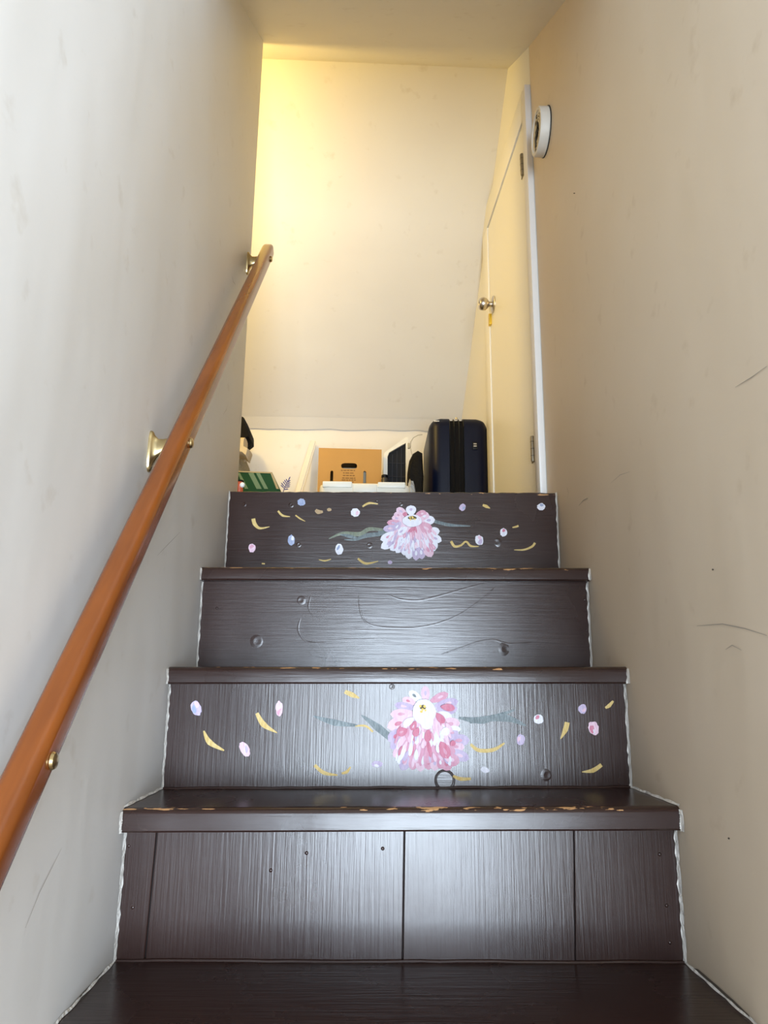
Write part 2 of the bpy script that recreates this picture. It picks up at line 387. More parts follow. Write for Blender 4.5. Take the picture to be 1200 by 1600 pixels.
# ------------------------------------------------------------------ painted flowers and dabs
def paint(name, col, c2=None, rough=.5): return mat(name, col, rough, spec=.25, noise=(160, .8, c2 or col, (1, 1, .35)), bump=(220, .25, (1, 1, .3)))
P = {'V': paint('pale_pink_paint', (.62, .40, .49), (.73, .58, .67)), 'P': paint('pink_paint', (.54, .235, .33), (.62, .40, .49)),
     'M': paint('rose_paint', (.50, .13, .21), (.56, .26, .34)), 'L': paint('lilac_paint', (.40, .32, .48), (.55, .48, .60)),
     'W': paint('white_paint', (.63, .63, .70), (.73, .72, .78)), 'B': paint('blue_grey_paint', (.22, .27, .42), (.42, .46, .60)),
     'G': paint('gold_paint', (.50, .34, .10), (.62, .49, .22), .42), 'D': paint('dark_eye_paint', (.07, .06, .025), (.13, .10, .04)),
     'Y': paint('yellow_paint', (.70, .46, .08), (.75, .58, .2)), 'E': paint('grey_green_leaf_paint', (.13, .15, .12), (.24, .27, .19), .28),
     'T': paint('dull_teal_leaf_paint', (.10, .125, .135), (.20, .24, .25), .28), 'K': paint('tan_paint', (.34, .23, .12), (.45, .33, .2))}
KEYS = list(P)
def petal_pts(b, t, wd, n=10, blunt=1.3):
    """outline of a teardrop stroke in pixel-plane coordinates"""
    bx, by = b; tx, ty = t; dx, dy = tx-bx, ty-by; L = math.hypot(dx, dy) or 1; ux, uy = dx/L, dy/L; nx, ny = -uy, ux
    left = []; right = []
    for i in range(n+1):
        s = i/n; h = wd/2*math.sqrt(max(0, math.sin(math.pi*s**blunt))) if 0 < s < 1 else 0
        left.append((bx+dx*s+nx*h, by+dy*s+ny*h)); right.append((bx+dx*s-nx*h, by+dy*s-ny*h))
    return left+right[::-1][1:-1]
class Paint:
    """collects flat paint strokes on one riser and lays them one over the other"""
    def __init__(self, k): self.k = k; self.bm = bmesh.new(); self.lift = .0004
    def poly(self, pts, key, thick=.00016):
        y = R_Y[self.k]-self.lift; c = [on_y(*p, R_Y[self.k]) for p in pts]
        cx = sum(p[0] for p in c)/len(c); cz = sum(p[1] for p in c)/len(c)
        rim = [self.bm.verts.new((p[0], y, p[1])) for p in c]
        base = [self.bm.verts.new((p[0], R_Y[self.k]+.0002, p[1])) for p in c]
        mid = self.bm.verts.new((cx, y-thick, cz)); mi = KEYS.index(key)
        for i in range(len(rim)):
            j = (i+1) % len(rim)
            f = self.bm.faces.new((rim[i], rim[j], mid)); f.material_index = mi
            f = self.bm.faces.new((base[i], base[j], rim[j], rim[i])); f.material_index = mi
        self.lift += .000035
    def done(self, name, label=None):
        me = from_bm(name, self.bm)
        for k in KEYS: me.materials.append(P[k])
        return link(name, me, None, rz[self.k], label=label)
def ellipse(cx, cy, rx, ry, n=20, rot=0, jit=0):
    o = []
    for i in range(n):
        a = 2*math.pi*i/n; q = 1+random.uniform(-jit, jit)
        px, py = rx*math.cos(a)*q, ry*math.sin(a)*q
        o.append((cx+px*math.cos(rot)-py*math.sin(rot), cy+px*math.sin(rot)+py*math.cos(rot)))
    return o
def stroke_pts(pts, ws):
    """tapered stroke along a polyline smoothed with Catmull-Rom"""
    q = [pts[0]]+list(pts)+[pts[-1]]; path = []; wl_ = []
    for i in range(1, len(q)-2):
        for s in range(6):
            t = s/6
            path.append(tuple(.5*((2*q[i][d])+(-q[i-1][d]+q[i+1][d])*t+(2*q[i-1][d]-5*q[i][d]+4*q[i+1][d]-q[i+2][d])*t*t+(-q[i-1][d]+3*q[i][d]-3*q[i+1][d]+q[i+2][d])*t**3) for d in (0, 1)))
            wl_.append(ws[i-1]+(ws[i]-ws[i-1])*t)
    path.append(pts[-1]); wl_.append(ws[-1]); Lp = []; Rp = []
    for i, p in enumerate(path):
        a = path[max(0, i-1)]; b = path[min(len(path)-1, i+1)]; dx, dy = b[0]-a[0], b[1]-a[1]; l = math.hypot(dx, dy) or 1
        Lp.append((p[0]-dy/l*wl_[i]/2, p[1]+dx/l*wl_[i]/2)); Rp.append((p[0]+dy/l*wl_[i]/2, p[1]-dx/l*wl_[i]/2))
    return Lp, Rp
def stroke(k, name, pts, ws, key, lift=.0004):
    bm = bmesh.new(); Lp, Rp = stroke_pts(pts, ws); y = R_Y[k]
    a = []; b = []; a2 = []; b2 = []; c = []
    for l, r in zip(Lp, Rp):
        lx, lz = on_y(*l, y); rx, rz_ = on_y(*r, y)
        a2.append(bm.verts.new((lx, y+.0002, lz))); b2.append(bm.verts.new((rx, y+.0002, rz_)))
        a.append(bm.verts.new((lx, y-lift, lz))); b.append(bm.verts.new((rx, y-lift, rz_))); c.append(bm.verts.new(((lx+rx)/2, y-lift-.0003, (lz+rz_)/2)))
    for i in range(len(a)-1):
        for A_, B_ in ((a2, a), (a, c), (c, b), (b, b2)): bm.faces.new((A_[i], A_[i+1], B_[i+1], B_[i]))
    return link(name, from_bm(name, bm, True), P[key], rz[k])
def dab(k, u, v, wd, ht, keys, rot=0):
    p = Paint(k); p.poly(ellipse(u, v, wd/2, ht/2, 20, rot, .09), keys[0])
    for i, kk in enumerate(keys[1:]):
        a = random.uniform(0, 6.28)
        p.poly(ellipse(u+math.cos(a)*wd*.14, v+math.sin(a)*ht*.14, wd*.27, ht*.30, 14, rot+.3, .12), kk)
    p.done('petal_dab')
# --- flower on the second riser, built from the photograph's own petals
def c2(u, v): return 590+u*.1417, 1060+v*.1417
def c4(u, v): return 580+u*.1083, 770+v*.1083
def flower(k, cv, sc, petals, fill, strokes, eye):
    p = Paint(k)
    for b, t, wd, keys in petals:
        b, t = cv(*b), cv(*t)
        p.poly(petal_pts(b, t, wd*sc), keys[0])
        if len(keys) > 1:
            m_ = (b[0]*.75+t[0]*.25, b[1]*.75+t[1]*.25); e_ = (b[0]*.18+t[0]*.82, b[1]*.18+t[1]*.82)
            p.poly(petal_pts(m_, e_, wd*sc*.55), keys[1])
    for e in fill: p.poly(ellipse(*cv(e[0], e[1]), e[2]*sc, e[3]*sc, 22, 0, .05), e[4])
    for b, t, wd, keys in strokes:
        b, t = cv(*b), cv(*t); p.poly(petal_pts(b, t, wd*sc), keys[0])
        if len(keys) > 1: p.poly(petal_pts((b[0]*.8+t[0]*.2, b[1]*.8+t[1]*.2), (b[0]*.15+t[0]*.85, b[1]*.15+t[1]*.85), wd*sc*.5), keys[1])
    for e in eye: p.poly(ellipse(*cv(e[0], e[1]), e[2]*sc, e[3]*sc, 18, 0, .04), e[4])
    return p.done('painted_flower', 'shaggy pink and white painted flower with gold eye')
pet2 = [((530, 280), (525, 80), 95, 'VL'), ((490, 260), (345, 140), 95, 'WT'), ((570, 260), (780, 165), 95, 'PV'), ((430, 280), (270, 225), 90, 'VM'),
        ((620, 310), (890, 250), 110, 'LV'), ((640, 340), (880, 330), 130, 'LM'), ((430, 330), (185, 290), 90, 'LV'), ((430, 390), (138, 395), 115, 'VP'),
        ((620, 400), (820, 430), 110, 'W'), ((400, 430), (105, 545), 150, 'VM'), ((640, 520), (910, 490), 140, 'VP'), ((700, 560), (920, 560), 80, 'W'), ((720, 560), (890, 620), 110, 'LP'),
        ((330, 560), (115, 690), 150, 'LM'), ((340, 640), (140, 770), 130, 'LV'), ((720, 690), (1015, 680), 140, 'LP'), ((720, 740), (960, 760), 110, 'VP'),
        ((760, 790), (1010, 890), 120, 'LV'), ((360, 740), (170, 860), 130, 'VL'), ((360, 800), (265, 1015), 120, 'LV'), ((420, 800), (380, 1010), 110, 'PM'),
        ((700, 850), (900, 930), 140, 'PV'), ((690, 850), (800, 1010), 130, 'PM'), ((480, 800), (470, 1030), 110, 'VP'), ((560, 800), (560, 1010), 110, 'PM'), ((630, 800), (630, 1020), 110, 'VL'), ((680, 820), (700, 1000), 90, 'PW')]
fill2 = [(510, 620, 270, 290, 'V'), (520, 790, 220, 150, 'P')]
rs = random.Random(3); st2 = []
for i in range(120):
    a = rs.uniform(-1, 1); u0 = 510+a*270; v0 = rs.uniform(470, 840); l = rs.uniform(90, 170)
    st2.append(((u0, v0), (u0+a*60+rs.uniform(-25, 25), v0+l), rs.uniform(20, 48), rs.choice(['W', 'V', 'P', 'W', 'M', 'V', 'W', 'L', 'V', 'P'])))
st2 += [((330, 560), (210, 610), 100, 'MP'), ((690, 690), (775, 880), 120, 'MP'), ((640, 380), (735, 490), 80, 'M'), ((420, 470), (370, 570), 70, 'MV'), ((400, 430), (280, 520), 80, 'W'), ((800, 740), (850, 690), 60, 'M'),
        ((690, 310), (850, 330), 80, 'M'), ((690, 600), (790, 570), 90, 'W'), ((560, 560), (545, 700), 80, 'M'), ((450, 540), (400, 640), 70, 'M')]
eye2 = [(540, 470, 75, 90, 'W'), (510, 370, 130, 140, 'W'), (500, 325, 52, 45, 'D'), (470, 305, 15, 17, 'Y'), (515, 310, 16, 18, 'Y'), (495, 340, 14, 15, 'Y'), (480, 365, 17, 14, 'Y'), (525, 350, 12, 14, 'Y')]
flower(2, c2, .1417, pet2, fill2, st2, eye2)
pet4 = [((580, 330), (570, 180), 150, 'WL'), ((520, 330), (365, 225), 110, 'VL'), ((480, 350), (325, 305), 95, 'VP'), ((470, 380), (295, 360), 95, 'VL'), ((460, 440), (225, 430), 95, 'PL'), ((420, 500), (170, 525), 105, 'LV'),
        ((430, 570), (130, 680), 130, 'WP'), ((440, 620), (140, 800), 140, 'WL'), ((460, 660), (275, 830), 130, 'WL'), ((480, 680), (360, 870), 110, 'WL'), ((500, 690), (475, 905), 110, 'WL'), ((560, 690), (540, 960), 130, 'WV'),
        ((650, 720), (645, 980), 120, 'LW'), ((700, 720), (735, 960), 120, 'LW'), ((740, 660), (870, 930), 150, 'VP'), ((780, 600), (920, 840), 190, 'WL'), ((800, 600), (1015, 700), 120, 'WL'), ((780, 560), (990, 555), 120, 'W'),
        ((700, 410), (920, 390), 130, 'WL'), ((660, 350), (840, 330), 130, 'VW'), ((640, 320), (800, 290), 100, 'PV')]
fill4 = [(580, 560, 260, 200, 'V'), (590, 690, 200, 110, 'W')]
st4 = [((690, 440), (870, 570), 160, 'PV'), ((640, 480), (560, 650), 130, 'MP'), ((520, 500), (370, 600), 110, 'WL'), ((500, 280), (480, 340), 70, 'M'), ((700, 580), (720, 690), 110, 'V'), ((560, 640), (640, 720), 70, 'LM'), ((430, 420), (330, 540), 100, 'LW')]
for i in range(70):
    a = rs.uniform(-1, 1); u0 = 590+a*270; v0 = rs.uniform(520, 730); l = rs.uniform(80, 150)
    st4.append(((u0, v0), (u0+a*70+rs.uniform(-25, 25), v0+l), rs.uniform(18, 42), rs.choice(['W', 'VW', 'WL', 'W', 'LW', 'V', 'L', 'PV'])))
eye4 = [(590, 410, 140, 88, 'W'), (600, 395, 105, 55, 'V'), (595, 400, 100, 58, 'W'), (592, 378, 66, 38, 'D'), (560, 362, 14, 13, 'Y'), (597, 372, 18, 17, 'Y'), (565, 392, 15, 13, 'Y'), (628, 388, 13, 12, 'Y'), (590, 350, 10, 8, 'Y')]
flower(4, c4, .1083, pet4, fill4, st4, eye4)
# --- loose petals and gold strokes, top riser
A4 = lambda u, v: (330+u*.2417, 750+v*.2417)
B4 = lambda u, v: (570+u*.275, 750+v*.275)
A2 = lambda u, v: (230+u*.325, 1020+v*.325)
B2 = lambda u, v: (580+u*.35, 1020+v*.35)
for f, u, v, a, b, ks, r in ((A4, 583, 143, 12, 11, 'BB', .2), (A4, 932, 210, 14, 13, 'WV', 0), (A4, 518, 390, 11, 17, 'BW', 0), (A4, 264, 440, 11, 14, 'VWP', 0), (A4, 828, 448, 12, 17, 'WB', 0),
                             (B4, 555, 155, 10, 11, 'LB', .3), (B4, 1002, 152, 13, 11, 'WB', 0), (B4, 788, 298, 11, 13, 'WM', 0), (B4, 650, 342, 13, 16, 'WVL', -.3), (B4, 143, 468, 7, 6, 'L', 0), (A4, 763, 192, 7, 5, 'K', 0)):
    dab(4, *f(u, v), a, b, ks, r)
for f, u, v, a, b, ks, r in ((A2, 235, 267, 16, 24, 'LVB', -.3), (A2, 635, 268, 11, 24, 'VP', 0), (A2, 468, 463, 14, 25, 'VL', -.5), (A2, 1105, 535, 17, 10, 'LW', 0),
                             (B2, 747, 297, 15, 15, 'WM', 0), (B2, 943, 251, 13, 15, 'LV', 0), (B2, 993, 336, 16, 22, 'VWM', -.3), (B2, 667, 388, 13, 17, 'LV', 0), (B2, 508, 523, 14, 9, 'W', .3)):
    dab(2, *f(u, v), a, b, ks, r)
for k, f, pts, ws in ((4, A4, ((432, 200), (462, 230), (510, 237)), (3, 3.4, 1)), (4, A4, ((545, 228), (575, 250), (608, 267)), (2, 2.4, .6)), (4, A4, ((272, 250), (282, 285), (315, 312), (378, 302)), (6, 6, 3.6, .7)),
                      (4, A4, ((978, 172), (1020, 150), (1078, 155)), (2.5, 3.5, 1.5)), (4, A4, ((695, 515), (735, 522), (775, 512)), (1, 2.6, 1)), (4, A4, ((948, 508), (1000, 540), (1080, 525)), (3, 4, 1)),
                      (4, A4, ((327, 540), (347, 542)), (2, 2)), (4, B4, ((670, 142), (690, 150), (712, 161)), (3, 5, .8)), (4, B4, ((838, 270), (858, 266), (873, 260)), (1.6, 3, 3)),
                      (4, B4, ((490, 348), (510, 377), (545, 372), (575, 350), (602, 375), (648, 378)), (4, 4, 3, 3, 3.4, .8)), (4, B4, ((848, 397), (905, 396), (950, 378), (967, 357)), (1, 2.8, 3.4, 3.6)),
                      (2, A2, ((272, 375), (300, 430), (370, 470)), (2, 9, 2)), (2, A2, ((527, 290), (560, 345), (625, 385)), (5, 9, 1)), (2, A2, ((950, 186), (985, 202), (1020, 218)), (6, 8, 1.5)), (2, A2, ((1000, 352), (1050, 352), (1085, 380)), (2, 3.5, 3)),
                      (2, A2, ((805, 540), (850, 577), (915, 588)), (5, 6, 2)), (2, A2, ((935, 580), (960, 572), (978, 548)), (3, 5, 2)), (2, B2, ((443, 408), (480, 435), (545, 433), (595, 403)), (4, 6, 6, 2.5)),
                      (2, B2, ((875, 310), (866, 345), (845, 385)), (8, 8, .8)), (2, B2, ((1045, 246), (1062, 236), (1080, 215)), (3, 6, 3)), (2, B2, ((940, 532), (990, 525), (1028, 500)), (1, 7, 6)), (2, B2, ((365, 550), (400, 563), (445, 562)), (4, 6, 4))):
    stroke(k, 'gold_stroke', [f(*p) for p in pts], ws, 'G')
stroke(4, 'gold_stroke', [A4(675, 193), A4(692, 206), A4(722, 205)], (4, 7, 3), 'K')
for k, f, pts, ws, key in ((4, A4, ((760, 380), (850, 345), (960, 350), (1020, 318), (1110, 322)), (1, 5, 7, 6, 4), 'E'), (4, A4, ((830, 350), (890, 360), (950, 378)), (2, 7, 2), 'T'), (4, A4, ((860, 385), (930, 385), (1000, 360), (1090, 350)), (1, 4, 7, 6), 'T'),
                           (4, B4, ((395, 235), (480, 255), (600, 262)), (5, 5, 1), 'T'), (4, A4, ((1080, 345), (1180, 330)), (8, 8), 'T'),
                           (2, A2, ((800, 305), (900, 335), (1010, 350)), (2, 10, 3), 'T'), (2, A2, ((1030, 300), (1110, 360), (1170, 410)), (2, 12, 10), 'T'),
                           (2, B2, ((390, 290), (500, 300), (640, 255)), (3, 12, 2), 'T'), (2, B2, ((440, 310), (590, 290), (690, 325)), (4, 12, 2), 'T')):
    stroke(k, 'leaf_stroke', [f(*p) for p in pts], ws, key, .0003)
# knot plugs and nail heads in the risers
def knot(k, u, v, rpx):
    x, z = on_y(u, v, R_Y[k]); r = rpx*R_Y[k]*1.03/FPX
    bm = bmesh.new(); lathe(bm, [(0, .0005), (r*.80, .0005), (r*.90, .0001), (r, .0003), (r*1.12, -.0004)], 26, axis_m((x, R_Y[k]-.0002, z), (0, -1, 0)))
    link('knot', from_bm('knot', bm), M_RH, rz[k])
    bm = bmesh.new(); tube(bm, [(x+r*.95*math.cos(a*math.pi/20), R_Y[k]-.0002, z+r*.95*math.sin(a*math.pi/20)) for a in range(-8, 30)], .00045, 6)
    link('knot_crack', from_bm('knot_crack', bm), M_GAP, rz[k])
knot(2, 695, 1219, 14)
for k, u, v, r in ((2, 855, 1211, 6), (2, 612, 1073, 3), (3, 402, 1002, 7), (3, 470, 938, 5), (4, 455, 789, 3), (4, 381, 788, 2.5), (4, 626, 787, 2.5), (4, 589, 784, 2.5), (4, 577, 852, 3.5), (4, 776, 847, 5), (4, 467, 851, 3), (3, 790, 1014, 7)):
    x, z = on_y(u, v, R_Y[k]); q = r*R_Y[k]*1.03/FPX
    bm = bmesh.new(); lathe(bm, [(0, 0), (q*.5, .0001), (q*.8, .00035), (q, .0003), (q*1.6, -.0003)], 12, axis_m((x, R_Y[k]-.0001, z), (random.uniform(-.1, .1), -1, 0)))
    link('knot', from_bm('knot', bm, True), M_RH, rz[k])
for k, u, v in ((1, 201, 1322), (1, 207, 1418), (1, 1031, 1335), (1, 1042, 1415), (1, 1047, 1473), (3, 914, 937), (3, 917, 985), (3, 339, 950), (1, 479, 1333), (1, 598, 1326), (1, 423, 1360)):
    x, z = on_y(u, v, R_Y[k]); bm = bmesh.new(); lathe(bm, [(0, .0012), (.0016, .0010), (.0024, .0004), (.003, -.0004)], 10, axis_m((x, R_Y[k], z), (0, -1, 0)))
    link('nail_head', from_bm('nail_head', bm, True), M_RH, rz[k])

# ------------------------------------------------------------------ handrail
RX, RY0, RZ0, RM = -.3355, 1.2, .3773, 1.09
rd = Vector((0, 1, RM)).normalized(); rn = Vector((0, -RM, 1)).normalized()
def rail_pt(y): return Vector((RX, y, RZ0+RM*(y-RY0)))
rail = empty('handrail', rail_pt(1.2), 'orange varnished wooden handrail on brass brackets along the left wall', 'handrail')
def rpart(name, me, m, parent=None, **kw):
    o = link(name, me, m, parent or rail, **kw); o.matrix_parent_inverse = Matrix.Identity(4); 
    if parent is None: o.location = -Vector(rail.location)
    return o
bm = bmesh.new(); hx, hn, r = .0175, .0212, .0125
secp = []
for cx, cy, a0, rr in ((hx, hn, 0, .011), (-hx, hn, 90, .011), (-hx, -hn, 180, .015), (hx, -hn, 270, .015)):
    for q in range(7):
        a = math.radians(a0+15*q); secp.append((cx-math.copysign(rr, cx)+rr*math.cos(a), cy-math.copysign(rr, cy)+rr*math.sin(a)))
rings = []
ends = [(.35, 1)]+[(y, 1) for y in np.linspace(.4, 2.04, 30)]+[(2.052, .97), (2.060, .86), (2.064, .6), (2.0655, .2)]
for y, s in ends:
    c = rail_pt(y); rings.append([bm.verts.new(c+Vector((a*s, 0, 0))+rn*(b*s)) for a, b in secp])
for a, b in zip(rings, rings[1:]):
    for i in range(len(a)): bm.faces.new((a[i], a[(i+1) % len(a)], b[(i+1) % len(a)], b[i]))
bm.faces.new(rings[0]); bm.faces.new(rings[-1][::-1])
rpart('rail', from_bm('rail', bm, True), M_RAIL)
for by in (.785, 1.227, 1.994):
    c = rail_pt(by); pz = -.09 if by < 1 else -.016
    # wall plate : rounded oval with flared boss, arm into the rail
    bm = bmesh.new()
    out = [(.0115*math.copysign(abs(math.cos(a))**.8, math.cos(a)), .037*math.copysign(abs(math.sin(a))**.7, math.sin(a))) for a in np.linspace(0, 2*math.pi, 24, endpoint=False)]
    layers = [(XL-.001, 1, 1), (XL+.003, 1, 1), (XL+.0055, .86, .92), (XL+.008, .7, .7), (XL+.014, .60, .45), (XL+.022, .62, .36), (RX-hx+.004, .66, .34)]
    rgs = [[bm.verts.new((x, c.y+a*sy*(1 if i < 3 else 1.0), c.z+pz+b*sz+(.0 if i < 3 else (-pz-.004)*(i-2)/4))) for a, b in out] for i, (x, sy, sz) in enumerate(layers)]
    for a, b in zip(rgs, rgs[1:]):
        for i in range(24): bm.faces.new((a[i], a[(i+1) % 24], b[(i+1) % 24], b[i]))
    bm.faces.new(rgs[0]); bm.faces.new(rgs[-1][::-1])
    br = rpart('bracket', from_bm('bracket', bm, True), M_BRASS, label='brass wall bracket')
    for dz in (.027, -.027):
        bm = bmesh.new(); lathe(bm, [(.0042, 0), (.0042, .001), (.003, .0022), (0, .0026)], 12, axis_m((XL+.0050, c.y, c.z+pz+dz), (1, 0, 0)))
        s_ = link('screw', from_bm('screw', bm, True), M_NICKEL, br)
    bm = bmesh.new(); lathe(bm, [(.0042, -.004), (.0042, .003), (.0088, .0035), (.0092, .0050), (.0078, .0078), (.004, .0092), (0, .0095)], 20, axis_m((RX+hx-.0035, c.y, c.z), (1, 0, 0)))
    rpart('bolt_head', from_bm('bolt_head', bm, True), M_BRASS, label='round brass bolt head')

# ------------------------------------------------------------------ small attic door with casing
ang = math.atan(.045)
Dm = Matrix.Translation((XR, WALL_R_END, 0))@Matrix.Rotation(ang, 4, 'Z')    # local y runs along the wall, local -x into the room
door = link('door_1', None, kind=S)
door.matrix_world = Dm
d0, d1 = .052, .655                                                          # hinge and latch edge, distance along wall
def dpart(name, me, m, parent=None, **kw): return link(name, me, m, parent or door, **kw)
leaf = dpart('door_leaf', box_me('door_leaf', -.010, .0, d0+.002, d1-.0015, H[4]+.006, 1.835, .0015, 1), M_WHITE)
dpart('door_gap', box_me('door_gap', -.0012, .0, d0, d1+.001, H[4]-.003, 1.838), M_GAP)
dpart('casing', box_me('casing_h', -.019, .0, .002, .050, H[4]-.003, 1.925, .002), M_CASING)
dpart('casing', box_me('casing_l', -.0145, .0, d1+.002, d1+.098, H[4]-.003, 1.840, .002), M_WHITE)
dpart('casing', box_me('casing_t', -.0145, .0, .050, d1+.098, 1.840, 1.945, .002), M_WHITE)
for z in (1.684, .70):
    bm = bmesh.new(); lathe(bm, [(0, -.041), (.0055, -.040), (.0068, -.036), (.0068, .036), (.0055, .040), (0, .041)], 12, Matrix.Translation((-.0145, d0+.030, z)))
    hg = dpart('hinge', from_bm('hinge', bm, True), M_HINGE, label='painted-over metal hinge')
    link('hinge_leaf', box_me('hinge_leaf', -.0125, -.010, d0+.026, d0+.055, z-.038, z+.038), M_HINGE, hg)
    for q in (-.022, 0, .022):
        bm = bmesh.new(); lathe(bm, [(.0070, -.0006), (.0073, 0), (.0070, .0006)], 12, Matrix.Translation((-.0145, d0+.030, z+q))); link('knuckle_joint', from_bm('knuckle_joint', bm), M_GAP, hg)
kz, ky = 1.455, d1-.068
bm = bmesh.new(); lathe(bm, [(.033, 0), (.033, .003), (.030, .006), (.018, .0075), (.0115, .009), (.0105, .018), (.013, .022), (.0185, .025), (.0235, .031), (.0250, .040), (.0240, .050), (.0195, .056), (.010, .0575), (.009, .0560), (0, .0560)], 28, axis_m((-.010, ky, kz), (-1, 0, 0)))
kn = dpart('door_knob', from_bm('door_knob', bm, True), M_NICKEL, label='round satin metal door knob')
M_YEL = mat('bright_brass', (.85, .58, .06), .3, metal=.6)
dpart('latch_plate', prism_me('latch_plate', [(d1-.028, kz-.062), (d1-.006, kz-.062), (d1-.006, kz-.018), (d1-.018, kz-.012), (d1-.028, kz-.02)], 'x', -.020, -.009, .001), M_YEL, label='yellow brass latch plate')

# ------------------------------------------------------------------ smoke alarm base on the right wall
M_ALARM = mat('aged_white_plastic', (.70, .66, .58), .45)
M_ALARMF = mat('yellowed_plastic', (.66, .57, .38), .5)
M_BLACK = mat('black_plastic', (.006, .006, .007), .5, spec=.2)
sm = empty('smoke_alarm', (XR, 1.868, 1.600), 'round off-white smoke alarm without its cover on the right wall', 'smoke alarm')
AX = axis_m((0, 0, 0), (-1, 0, 0)); RA = .069
bm = bmesh.new(); lathe(bm, [(0, 0), (RA*.97, 0), (RA*1.0, .004), (RA*.985, .005), (RA*.985, .026), (RA*.955, .0295), (RA*.84, .0295), (RA*.82, .026), (RA*.74, .025), (RA*.72, .022), (0, .022)], 48, AX)
link('alarm_body', from_bm('alarm_body', bm, True), M_ALARM, sm)
bm = bmesh.new(); lathe(bm, [(RA*1.0, 0), (RA*1.02, .0), (RA*1.02, .002), (RA*1.0, .0024)], 48, AX); link('mounting_ring', from_bm('mounting_ring', bm), M_BLACK, sm)
for r_, w_ in ((.66, .03), (.54, .03), (.42, .04)):
    bm = bmesh.new(); lathe(bm, [(RA*(r_-w_), .021), (RA*(r_-w_), .0265), (RA*(r_+w_), .0265), (RA*(r_+w_), .021)], 40, AX); link('inner_ring', from_bm('inner_ring', bm), M_ALARMF, sm)
for (yy, zz, a, b) in ((.004, .004, .013, .010), (.018, -.022, .010, .016), (-.008, .018, .008, .011), (.006, .034, .006, .007), (-.020, -.012, .007, .004), (.024, -.045, .006, .007), (.010, -.004, .018, .006), (-.004, .048, .005, .006)):
    bm = bmesh.new(); box(bm, -.0275, -.021, yy-a, yy+a, zz-b, zz+b); bevel(bm, .002, 1); link('open_slot', from_bm('open_slot', bm), M_BLACK, sm)

# ------------------------------------------------------------------ things stored in the attic
FZ = H[4]-.004
def at(u, v, y): x, z = on_y(u, v, y); return Vector((x, y, z))
# --- suitcase, narrow side towards the stairs
M_NAVY = mat('navy_hard_shell', (.0025, .005, .018), .38, spec=.22)
M_ZIP = mat('black_zip_fabric', (.004, .0035, .0035), .8, spec=.15)
M_TRIM = mat('dark_olive_edge', (.02, .018, .012), .4)
SY = 2.80
sx0, sx1 = on_y(671, 720, SY)[0], on_y(765, 720, SY)[0]; sw = sx1-sx0; stop = on_y(700, 649, SY)[1]
case = empty('suitcase', ((sx0+sx1)/2, SY, FZ), 'navy blue hard-shell suitcase standing beside the small door', 'suitcase', rz=0)
hz0, hz1 = .045, stop-FZ; dep = .38
def case_part(name, xa, xb, ins, m, label=None):
    bm = bmesh.new(); box(bm, -sw/2+ins, sw/2-ins, ins, dep-ins, hz0+ins, hz1-ins); bevel(bm, .048, 7)
    for co, no in (((xa, 0, 0), (-1, 0, 0)), ((xb, 0, 0), (1, 0, 0))):
        g = bmesh.ops.bisect_plane(bm, geom=bm.verts[:]+bm.edges[:]+bm.faces[:], plane_co=co, plane_no=no, clear_outer=True)
        e = [q for q in g['geom_cut'] if isinstance(q, bmesh.types.BMEdge)]
        if e: bmesh.ops.edgeloop_fill(bm, edges=e)
    return link(name, from_bm(name, bm, True), m, case, label=label)
zx0, zx1 = -sw/2+sw*.335, -sw/2+sw*.585
case_part('shell', -sw, zx0, 0, M_NAVY); case_part('shell', zx1, sw, 0, M_NAVY)
case_part('zip_band', zx0, zx1, .006, M_ZIP, 'black zip band between the shells')
for xx in (zx0+.002, zx1-.002, (zx0*2+zx1)/3, (zx0+zx1*2)/3):
    bm = bmesh.new(); tube(bm, [(xx, .0045, hz0+.04), (xx, .0035, hz1-.045), (xx, .012, hz1-.018), (xx, .035, hz1-.004), (xx, dep-.04, hz1-.004)], .0022, 6)
    link('piping', from_bm('piping', bm, True), M_TRIM, case)
lx, lz = sw*.26, hz1-.125
lk = link('lock', box_me('lock', lx-.010, lx+.010, -.005, .003, lz-.018, lz+.014, .002), M_BLACK, case)
for q in (.005, -.004): link('lock_dial', box_me('lock_dial', lx-.006, lx+.006, -.0065, -.004, lz+q-.0022, lz+q+.0022), M_NICKEL, lk)
for i in range(4): link('name_letter', box_me('name_letter', -sw/2+.020+i*.0055, -sw/2+.0235+i*.0055, .0055, .012, hz1-.0245, hz1-.0205), M_CASING, case)
bm = bmesh.new(); lathe(bm, [(0, 0), (.004, .001), (.005, .006), (.003, .010), (0, .011)], 10, Matrix.Translation(((zx0+zx1)/2+.004, .045, hz1-.001))); link('zip_pull', from_bm('zip_pull', bm, True), M_NICKEL, case)
for sx in (-1, 1):
    for yy in (.05, dep-.05):
        bm = bmesh.new(); lathe(bm, [(0, -.010), (.020, -.010), (.0225, -.006), (.0225, .006), (.020, .010), (0, .010)], 18, axis_m((sx*(sw/2-.045), yy, .0225), (1, 0, 0))); link('wheel', from_bm('wheel', bm, True), M_BLACK, case)
        link('wheel_fork', box_me('wheel_fork', sx*(sw/2-.045)-.014, sx*(sw/2-.045)+.014, yy-.014, yy+.014, .036, hz0+.012, .004), M_BLACK, case)
